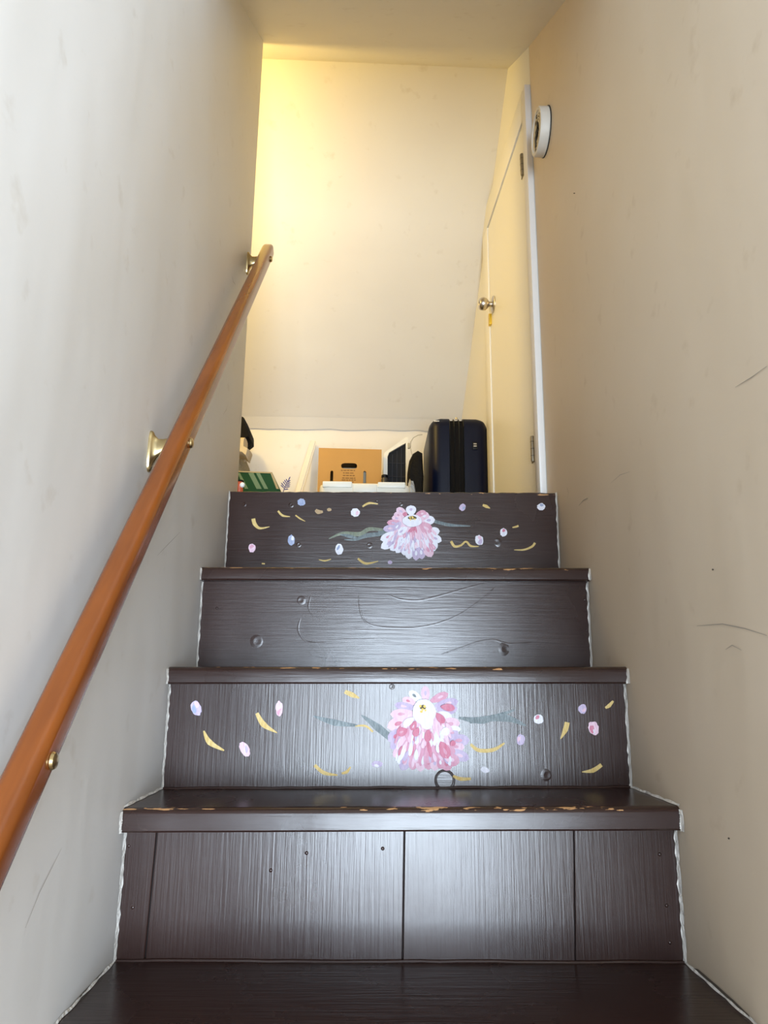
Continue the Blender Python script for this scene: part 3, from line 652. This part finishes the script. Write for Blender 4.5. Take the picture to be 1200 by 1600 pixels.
# --- white storage tub with its lid, right behind the top step
M_TUB = mat('white_plastic', (.80, .77, .66), .4)
TY = 2.26
tx0, tx1 = on_y(498, 762, TY)[0], on_y(642, 762, TY)[0]; ttop = on_y(570, 754.5, TY)[1]; tw = tx1-tx0
tub = empty('storage_tub', ((tx0+tx1)/2, TY, FZ), 'low white plastic storage tub with lid behind the top step', 'storage box')
th = ttop-FZ
def rrect(w_, d_, r_, n=5):
    o = []
    for cx, cy, a0 in ((w_/2-r_, d_-r_, 0), (-w_/2+r_, d_-r_, 90), (-w_/2+r_, r_, 180), (w_/2-r_, r_, 270)):
        for i in range(n+1): a = math.radians(a0+90*i/n); o.append((cx+r_*math.cos(a), cy+r_*math.sin(a)))
    return o
bm = bmesh.new(); rg = []
for s, z in ((.86, 0), (.88, .004), (.95, th-.035)):
    rg.append([bm.verts.new((x*s, (y-.14)*s+.14, z)) for x, y in rrect(tw*.94, .28, .03)])
for a, b in zip(rg, rg[1:]):
    for i in range(len(a)): bm.faces.new((a[i], a[(i+1) % len(a)], b[(i+1) % len(a)], b[i]))
bm.faces.new(rg[0]); bm.faces.new(rg[-1][::-1]); link('tub_body', from_bm('tub_body', bm, True), M_TUB, tub)
bm = bmesh.new(); rg = []
for s, z in ((1, th-.034), (1, th-.012), (.985, th-.004), (.95, th), (.86, th), (.84, th-.006)):
    rg.append([bm.verts.new((x*s, (y-.14)*s+.14, z)) for x, y in rrect(tw, .28, .035)])
for a, b in zip(rg, rg[1:]):
    for i in range(len(a)): bm.faces.new((a[i], a[(i+1) % len(a)], b[(i+1) % len(a)], b[i]))
bm.faces.new(rg[0]); bm.faces.new(rg[-1][::-1]); lid = link('lid', from_bm('lid', bm, True), M_TUB, tub)
for xa, xb in ((-.46, -.14), (.14, .44)):
    link('lid_ridge', box_me('lid_ridge', tw*xa, tw*xb, -.003, .03, th-.016, th+.0035, .003), M_TUB, lid)
link('latch', box_me('latch', -tw*.13, tw*.13, -.006, .01, th-.032, th-.006, .002), M_TUB, lid)
# --- cardboard box with hand hole
M_CARD = mat('brown_cardboard', (.50, .27, .075), .8, noise=(12, .4, (.43, .23, .06), (1, 1, .4)), bump=(60, .05, (.2, 1, 1)))
M_PRINT = mat('brown_print', (.20, .10, .03), .8)
BY = 2.95
bx0, bx1 = on_y(497, 735, BY)[0], on_y(596, 735, BY)[0]; btop = on_y(545, 700.5, BY)[1]; bw = bx1-bx0
cb = empty('cardboard_box', ((bx0+bx1)/2, BY, FZ), 'brown cardboard box with an oval hand hole behind the white tub', 'box')
bh = btop-FZ
def P2(u, v): x, z = on_y(u, v, BY); return x-(bx0+bx1)/2, z-FZ
# front face with three cut-outs
bm = bmesh.new()
outer = [(-bw/2, .0), (bw/2, .0), (bw/2, bh-.003), (-bw/2, bh)]
hol = []
hx_, hz_ = P2(545.5, 728); hol.append([(hx_+.033*math.copysign(abs(math.cos(a))**.55, math.cos(a)), hz_+.0125*math.copysign(abs(math.sin(a))**.7, math.sin(a))) for a in np.linspace(0, 2*math.pi, 20, endpoint=False)])
for u, v0, v1 in ((518.5, 735.5, 752), (570, 736, 755)):
    xa, za = P2(u, v0); _, zb = P2(u, v1); hol.append([(xa-.006, zb), (xa+.006, zb), (xa+.006, za-.004), (xa+.003, za), (xa-.003, za), (xa-.006, za-.004)])
ed = []
for loop in [outer]+hol:
    vs = [bm.verts.new((p[0], 0, p[1])) for p in loop]
    for i in range(len(vs)): ed.append(bm.edges.new((vs[i], vs[(i+1) % len(vs)])))
bmesh.ops.triangle_fill(bm, edges=ed, use_beauty=True, use_dissolve=False)
ret = bmesh.ops.extrude_face_region(bm, geom=bm.faces[:])
bmesh.ops.translate(bm, verts=[g for g in ret['geom'] if isinstance(g, bmesh.types.BMVert)], vec=(0, .005, 0))
front = link('front_panel', from_bm('front_panel', bm), M_CARD, cb)
link('side_panel', box_me('side_l', -bw/2, -bw/2+.005, .005, .30, 0, bh), M_CARD, cb)
link('side_panel', box_me('side_r', bw/2-.005, bw/2, .005, .30, 0, bh-.003), M_CARD, cb)
link('back_panel', box_me('back_p', -bw/2+.005, bw/2-.005, .295, .30, 0, bh), M_CARD, cb)
link('top_flap', box_me('top_flap', -bw/2+.005, bw/2-.005, .005, .295, bh-.009, bh-.004), M_CARD, cb)
link('bottom_panel', box_me('bottom_p', -bw/2+.005, bw/2-.005, .005, .295, 0, .005), M_CARD, cb)
M_INNER = mat('grey_paper', (.42, .38, .28), .8)
link('packed_paper', box_me('packed_paper', -bw*.15, bw*.30, .03, .20, .006, hz_+.004, .01), M_INNER, cb)
for v, wd in ((735, 25), (739, 18), (743, 19), (747, 21), (750, 22.5), (753, 22)):
    x, z = P2(545, v); n_ = 7; t = -wd/2*.0026
    while t < wd/2*.0026-.006:
        l = random.uniform(.006, .016); link('print_mark', box_me('print_mark', x+t, x+min(t+l, wd/2*.0026), -.0006, .001, z-.0020, z+.0016), M_PRINT, front); t += l+.003
# --- pet carrier with sloping shoulder and black wire door
CY = 3.02
car = empty('pet_carrier', (*[on_y(622, 760, CY)[0], CY], FZ), 'white plastic pet carrier with black wire grille beside the cardboard box', 'pet carrier')
cx0 = on_y(622, 760, CY)[0]
def P3(u, v): x, z = on_y(u, v, CY); return x-cx0, z-FZ
out = [P3(599, 800), P3(638, 800), P3(637.5, 684), P3(634, 683), P3(601, 707), P3(599, 714)]
inn = [P3(605.5, 795), P3(634, 795), P3(634, 692), P3(608, 707), P3(605.5, 713)]
out[0] = (out[0][0], 0); out[1] = (out[1][0], 0); inn[0] = (inn[0][0], .03); inn[1] = (inn[1][0], .03)
bm = bmesh.new(); ed = []
for loop in (out, inn):
    vs = [bm.verts.new((p[0], 0, p[1])) for p in loop]
    for i in range(len(vs)): ed.append(bm.edges.new((vs[i], vs[(i+1) % len(vs)])))
bmesh.ops.triangle_fill(bm, edges=ed, use_beauty=True, use_dissolve=False)
ret = bmesh.ops.extrude_face_region(bm, geom=bm.faces[:]); bmesh.ops.translate(bm, verts=[g for g in ret['geom'] if isinstance(g, bmesh.types.BMVert)], vec=(0, .02, 0))
link('door_frame', from_bm('door_frame', bm), M_TUB, car)
bm = bmesh.new(); prism(bm, [(p[0]*.98, p[1]) for p in out], 'y', .20, .36); link('carrier_body', from_bm('carrier_body', bm), M_TUB, car)
bm = bmesh.new(); prism(bm, [(p[0], p[1]) for p in inn], 'y', .012, .199); link('dark_interior', from_bm('dark_interior', bm), M_BLACK, car)
M_WIRE = mat('dark_wire', (.05, .05, .06), .4, metal=.5)
ix0, ix1 = inn[0][0], inn[1][0]
for i in range(1, 4):
    x = ix0+(ix1-ix0)*i/4; zt_ = inn[4][1]+(inn[2][1]-inn[4][1])*((x-ix0)/(ix1-ix0))-.004
    bm = bmesh.new(); tube(bm, [(x, .008, .03), (x, .008, zt_)], .0013, 6); link('wire', from_bm('wire', bm), M_WIRE, car)
for z in (.12, .18, .24, .30, .36, .42):
    if z > inn[2][1]-.05: continue
    bm = bmesh.new(); tube(bm, [(ix0, .008, z), (ix1, .008, z)], .0013, 6); link('wire', from_bm('wire', bm), M_WIRE, car)
x, z = P3(638.5, 697); link('door_latch', box_me('door_latch', x-.004, x+.006, -.008, .004, z-.012, z+.012, .002), M_INNER, car)
# --- black shoulder bag squeezed between carrier and suitcase
M_BAG = mat('black_nylon', (.004, .004, .0045), .75, spec=.15, bump=(60, .4, (1, 1, 1)))
GY = 2.70
def lumpy(name, pts_px, y, depth, m, parent, cx, r=.012):
    """closed outline read off the photo at depth y, given real thickness with puffed, rounded sides"""
    base = [on_y(*p, y) for p in pts_px]; n = len(base)
    mx = sum(p[0] for p in base)/n; mz = sum(p[1] for p in base)/n
    bm = bmesh.new(); rgs = []
    for t, s in ((0, .72), (.12, .92), (.35, 1.0), (.7, 1.0), (.9, .92), (1, .72)):
        rgs.append([bm.verts.new((mx+(p[0]-mx)*s-cx[0], y+depth*t-cx[1], mz+(p[1]-mz)*s-cx[2])) for p in base])
    for a, b in zip(rgs, rgs[1:]):
        for i in range(n): bm.faces.new((a[i], a[(i+1) % n], b[(i+1) % n], b[i]))
    bm.faces.new(rgs[0]); bm.faces.new(rgs[-1][::-1])
    return link(name, from_bm(name, bm, True), m, parent)
gx = on_y(650, 800, GY)[0]
zf = lambda y: None
def foot_px(u, y):
    # image row of the floor at depth y
    lo, hi = 700, 1000
    for _ in range(40):
        mdl = (lo+hi)/2
        if on_y(u, mdl, y)[1] > FZ: lo = mdl
        else: hi = mdl
    return lo
bag = empty('shoulder_bag', (gx, GY, FZ), 'small black bag squeezed against the left side of the suitcase', 'bag')
f = foot_px(650, GY)
lumpy('bag_body', [(636, f), (661, f), (663, 740), (661, 703), (654, 699), (646, 704), (640, 716), (638, 730), (637, 760)], GY, .12, M_BAG, bag, (gx, GY, FZ))
bm = bmesh.new(); tube(bm, [tuple(Vector((*[on_y(u, v, GY+.03)[0], GY+.03], on_y(u, v, GY+.03)[1]))-Vector((gx, GY, FZ))) for u, v in ((644, 712), (641.5, 700), (642, 690), (646, 684), (653, 680), (660, 679))], .0016, 6); link('strap', from_bm('strap', bm, True), M_INNER, bag)
# crumpled clear packaging
M_CLEAR = mat('crinkled_grey_plastic', (.34, .36, .38), .25, spec=.7)
kx = on_y(643, 760, 2.5)[0]
pk = empty('plastic_bag', (kx, 2.5, FZ), 'crumpled pale grey plastic bag right of the white tub', 'plastic bag')
f = foot_px(643, 2.5)
def crumple(name, pts, y, d, m, parent, cx, sub=2, amp=.008):
    o = lumpy(name, pts, y, d, m, parent, cx); me = o.data; bm = bmesh.new(); bm.from_mesh(me)
    bmesh.ops.triangulate(bm, faces=bm.faces[:]); bmesh.ops.subdivide_edges(bm, edges=bm.edges[:], cuts=1)
    rr = random.Random(5)
    for q in bm.verts: q.co += Vector((rr.uniform(-1, 1), rr.uniform(-1, 1), rr.uniform(-1, 1) if q.co.z > .02 else 0))*amp
    bm.to_mesh(me); bm.free()
    for p in me.polygons: p.use_smooth = False
crumple('crumpled_film', [(638, f), (650, f), (650, 772), (648.5, 760), (645, 750), (641, 745), (639, 752)], 2.5, .07, M_CLEAR, pk, (kx, 2.5, FZ), amp=.003)
# dark canister between box and carrier
dx = on_y(601, 760, 2.86)[0]; top = on_y(601, 742, 2.86)[1]-FZ
can = empty('canister', (dx, 2.86, FZ), 'small dark grey canister between cardboard box and pet carrier', 'canister')
M_DK = mat('dark_grey_metal', (.045, .043, .040), .4)
bm = bmesh.new(); lathe(bm, [(0, 0), (.013, 0), (.014, .004), (.014, top-.02), (.012, top-.012)], 18); link('can_body', from_bm('can_body', bm, True), M_DK, can)
bm = bmesh.new(); lathe(bm, [(.0125, top-.014), (.0135, top-.012), (.0130, top-.002), (.009, top), (0, top)], 18); link('cap', from_bm('cap', bm, True), M_BLACK, can)
# --- cream strip of moulding leaning on the knee wall
def leaner(name, p0, p1, wd, th_, m, label, cat):
    p0, p1 = Vector(p0), Vector(p1); d = (p1-p0).normalized(); side = Vector((1, .09, 0)).normalized(); side = (side-d*side.dot(d)).normalized(); nn = d.cross(side).normalized()
    L = (p1-p0).length; bm = bmesh.new(); v_ = []
    # stepped moulding profile
    prof = [(-wd/2, 0), (wd/2, 0), (wd/2, th_*.45), (wd*.32, th_*.55), (wd*.28, th_), (-wd*.28, th_), (-wd*.32, th_*.55), (-wd/2, th_*.45)]
    A_ = [bm.verts.new(side*a+nn*(-b)) for a, b in prof]; B_ = [bm.verts.new(d*L+side*a+nn*(-b)) for a, b in prof]
    bm.faces.new(A_); bm.faces.new(B_[::-1])
    for i in range(8): bm.faces.new((A_[i], B_[i], B_[(i+1) % 8], A_[(i+1) % 8]))
    o = link(name, from_bm(name, bm), m, label=label, cat=cat); o.location = p0
    return o
ytop = knee_y(-.3)-.028
xt, zt_ = on_y(490, 690, ytop); y_b = ytop-.10
lo_x = on_y(470, 768, y_b)[0]
_, zb = on_y(469, 768, y_b)
# carry the strip down to the floor along its own line
pt = Vector((xt, ytop, zt_)); pb = Vector((on_y(467, 768, y_b)[0], y_b, zb)); dv = (pb-pt); tt = (FZ+.004-pt.z)/dv.z; pb = pt+dv*tt
leaner('moulding_strip', pb, pt, .030, .010, mat('cream_moulding', (.80, .76, .66), .5), 'cream wooden moulding strip leaning on the low wall left of the box', 'moulding')
# --- green striped box leaning back
M_GREEN = mat('dark_green_card', (.003, .045, .012), .55, spec=.2); M_STR = mat('pale_green_stripe', (.10, .17, .085), .55); M_TAN = mat('tan_edge', (.33, .26, .13), .6)
EY = 2.50
def Q(u, v): x, z = on_y(u, v, EY); return x, z
gb = empty('green_box', (Q(400, 765)[0], EY, FZ), 'dark green box with pale stripes lying behind the top step', 'box'); gcx = Q(400, 765)[0]
f = foot_px(430, EY)
pol = [(Q(u, v)[0]-gcx, Q(u, v)[1]-FZ) for u, v in ((352, 735), (425, 738), (437, 763), (440, 775))]
xr_b = pol[3][0]+.03
front_poly = [(pol[0][0], 0), (xr_b, 0), (pol[3][0], pol[3][1]), pol[2], pol[1], pol[0]]
bm = bmesh.new(); prism(bm, front_poly, 'y', 0, .22); bevel(bm, .002, 1); link('box_body', from_bm('box_body', bm), M_GREEN, gb)
def strip(u0, u1, w0, w1, m, nm='stripe'):
    a, b, c, d_ = [(Q(*p)[0]-gcx, Q(*p)[1]-FZ) for p in ((u0, 739), (u1, 739), (w1, 764), (w0, 764))]
    bm = bmesh.new(); prism(bm, [a, b, c, d_], 'y', -.0015, .001); link(nm, from_bm(nm, bm), m, gb)
strip(388, 396, 401, 409, M_STR); strip(400, 406, 413, 419, M_STR); strip(422.5, 425.5, 432, 436, M_TAN, 'edge_band'); strip(371, 375, 383, 388, M_STR)
a = [(Q(*p)[0]-gcx, Q(*p)[1]-FZ) for p in ((352, 735), (425.3, 738), (425.8, 740), (352, 737))]; bm = bmesh.new(); prism(bm, a, 'y', -.002, .22); link('edge_band', from_bm('edge_band', bm), M_TAN, gb)
# --- small purple paper feather leaning in front of the low wall
M_PUR = mat('purple_feather', (.055, .045, .16), .6, noise=(120, .7, (.12, .11, .24), (1, 1, 1)))
FY = 2.36
fx, fz = on_y(444, 775, FY)
fe = empty('feather', (fx, FY, FZ), 'small purple feather-shaped leaf beside the green box', 'feather')
def Fp(u, v): x, z = on_y(u, v, FY); return Vector((x-fx, 0, z-FZ))
base_z = Fp(443, 767)
bm = bmesh.new(); tube(bm, [(base_z.x, 0, 0), tuple(base_z), tuple(Fp(446, 759)), tuple(Fp(453, 745.5))], [.0018, .0015, .0012, .0005], 6); link('shaft', from_bm('shaft', bm, True), M_PUR, fe)
for s, (u, v), (tu, tv) in ((0, (444, 763), (438.5, 757.5)), (0, (445, 761), (439, 754)), (0, (446.5, 758), (442, 752)), (0, (448, 755.5), (444, 749.5)), (1, (445, 762), (453.5, 760)), (1, (446, 759.5), (454, 757)), (1, (447.5, 757), (454, 753.5)), (1, (449, 754), (454, 750)), (0, (449, 753), (447, 748)), (1, (450, 752), (453.6, 744.5)), (1, (443, 765), (451, 764))):
    a, b = Fp(u, v), Fp(tu, tv); d = (b-a); nn = Vector((-d.z, 0, d.x)).normalized(); bm = bmesh.new()
    ringp = [a+d*t+nn*h for t, h in ((0, .0008), (.35, .0016), (.75, .0018), (1, 0), (.75, -.0018), (.35, -.0016), (0, -.0008))]
    prism(bm, [(p.x, p.z) for p in ringp], 'y', -.0008, .0008); link('barb', from_bm('barb', bm), M_PUR, fe)
# --- clothes and odds on the left, half hidden by the wall end
M_KNIT = mat('grey_knit', (.42, .38, .27), .9, noise=(90, .8, (.22, .19, .12), (1, 1, 3)), bump=(150, .8, (1, 1, 2)))
M_CREAM = mat('cream_fabric', (.60, .52, .38), .85, bump=(30, .4, (1, 1, 1)))
LY = 3.10
lx = on_y(372, 760, LY)[0]
bask = empty('laundry_basket', (lx-.12, LY, FZ), 'grey woven basket at the wall end left of the green box', 'basket')
f = foot_px(372, LY)
o_ = [(330, f), (378, f), (379, 745), (382, 722), (380, 714), (375, 702), (330, 700)]
lumpy('basket_body', o_, LY, .24, M_KNIT, bask, (lx-.12, LY, FZ))
bm = bmesh.new(); p = [Vector((*[on_y(u, v, LY)[0], LY], on_y(u, v, LY)[1]))-Vector((lx-.12, LY, FZ)) for u, v in ((368, 690), (375, 701), (380, 713), (384, 722))]
tube(bm, [tuple(q) for q in p], .006, 8); link('rim', from_bm('rim', bm, True), M_CREAM, bask)
cl = empty('cloth', tuple(at(374, 700, LY+.03)), 'crumpled cream cloth hanging over the grey basket', 'cloth')
lumpy('folded_cloth', [(360, 706), (378, 709), (385.5, 716), (388, 708), (390, 702), (385, 699), (381, 697), (381, 688), (382, 681), (376, 681), (360, 684)], LY-.115, .10, M_CREAM, cl, tuple(cl.location))
hat = empty('black_jacket', tuple(at(370, 670, LY+.02)), 'black garment lying on top of the cream cloth', 'garment')
lumpy('jacket_body', [(355, 640), (379, 647.5), (384, 657), (391, 674), (391, 685), (383.5, 691), (380, 692), (355, 692)], LY+.005, .14, M_BAG, hat, tuple(hat.location))
# little red and white toy by the wall foot
M_RED = mat('orange_red_plastic', (.55, .10, .035), .45)
TYy = 2.12
tx = on_y(374, 760, TYy)[0]
toy = empty('toy', (tx, TYy, FZ), 'small red, white and black toy peeping out at the left wall end', 'toy')
zc = on_y(374, 758, TYy)[1]-FZ
bm = bmesh.new(); lathe(bm, [(0, 0), (.010, .001), (.013, .010), (.011, zc-.004), (.0125, zc+.004), (.009, zc+.011), (0, zc+.014)], 18); link('toy_body', from_bm('toy_body', bm, True), M_RED, toy)
bm = bmesh.new(); bmesh.ops.create_uvsphere(bm, u_segments=16, v_segments=10, radius=.0085, matrix=Matrix.Translation((.0085, -.006, zc-.001))@Matrix.Diagonal((1, .8, 1, 1))); link('white_patch', from_bm('white_patch', bm, True), M_CASING, toy)
bm = bmesh.new(); lathe(bm, [(.0095, zc+.009), (.013, zc+.010), (.012, zc+.014), (0, zc+.017)], 16); link('black_cap', from_bm('black_cap', bm, True), M_BLACK, toy)

# ------------------------------------------------------------------ marks on the walls
M_SCUFF = mat('grey_scuff', (.36, .32, .27), .8); M_DENT = mat('dark_dent', (.10, .08, .06), .9)
def mark(parent, X, sgn, pts, wd, m, name='scuff_mark'):
    q = []
    for u, v in pts:
        d = ray(u, v); p = d*(X/d[0]); q.append(Vector(p))
    bm = bmesh.new(); a = []; b = []
    for i, p in enumerate(q):
        d = (q[min(i+1, len(q)-1)]-q[max(0, i-1)]).normalized(); n_ = Vector((0, -d.z, d.y)); wv = wd*(1 if 0 < i < len(q)-1 else .4)
        a.append(bm.verts.new((X+sgn*.0012, p.y+n_.y*wv/2, p.z+n_.z*wv/2))); b.append(bm.verts.new((X+sgn*.0012, p.y-n_.y*wv/2, p.z-n_.z*wv/2)))
    for i in range(len(q)-1): bm.faces.new((a[i], a[i+1], b[i+1], b[i]))
    link(name, from_bm(name, bm), m, parent)
for pts, wd in ((((1090, 978), (1130, 975), (1165, 982), (1200, 993)), .0012), (((1135, 1015), (1145, 1008), (1160, 1016)), .001), (((905, 790), (912, 782), (919, 778)), .0022), (((886, 760), (889, 770), (888, 778)), .0014), (((1150, 605), (1175, 590), (1200, 572)), .0012), (((955, 755), (970, 742), (985, 737)), .0009)):
    mark(wall_right, XR, -1, pts, wd, M_SCUFF)
for u, v in ((898, 302), (1115, 890), (1140, 1310)): mark(wall_right, XR, -1, ((u-1.5, v), (u, v), (u+1.5, v)), .003, M_DENT, 'nail_hole')
for pts, wd in ((((245, 868), (262, 850), (280, 832)), .0009), (((95, 1325), (75, 1365), (60, 1395), (38, 1450)), .0010), (((362, 432), (364, 440), (367, 445)), .0016), (((348, 648), (353, 640), (355, 634)), .001)):
    mark(wall_left, XL, 1, pts, wd, M_SCUFF)

mark(wall_right, XR, -1, ((1078, 1512), (1092, 1517), (1120, 1541), (1150, 1568), (1172, 1588)), .0045, M_DENT, 'open_joint')
mark(wall_left, XL, 1, ((160, 1518), (140, 1540), (118, 1563), (102, 1582)), .0022, M_DENT, 'open_joint')
# raised figure of the grain showing through the paint of the third riser
for pts in (((560, 930), (564, 958), (578, 976), (620, 981), (668, 978), (715, 962), (756, 934), (772, 918)), ((604, 928), (625, 936), (655, 938), (690, 930), (725, 920), (758, 911)), ((690, 1022), (722, 1012), (748, 1003), (772, 1000), (795, 1006), (830, 1004)), ((486, 930), (482, 948), (488, 962)), ((470, 965), (466, 985), (480, 1003), (510, 1004))):
    o = stroke(3, 'grain_ridge', pts, [1.2]+[3.6]*(len(pts)-2)+[1.2], 'T', .0001); o.data.materials[0] = M_RH
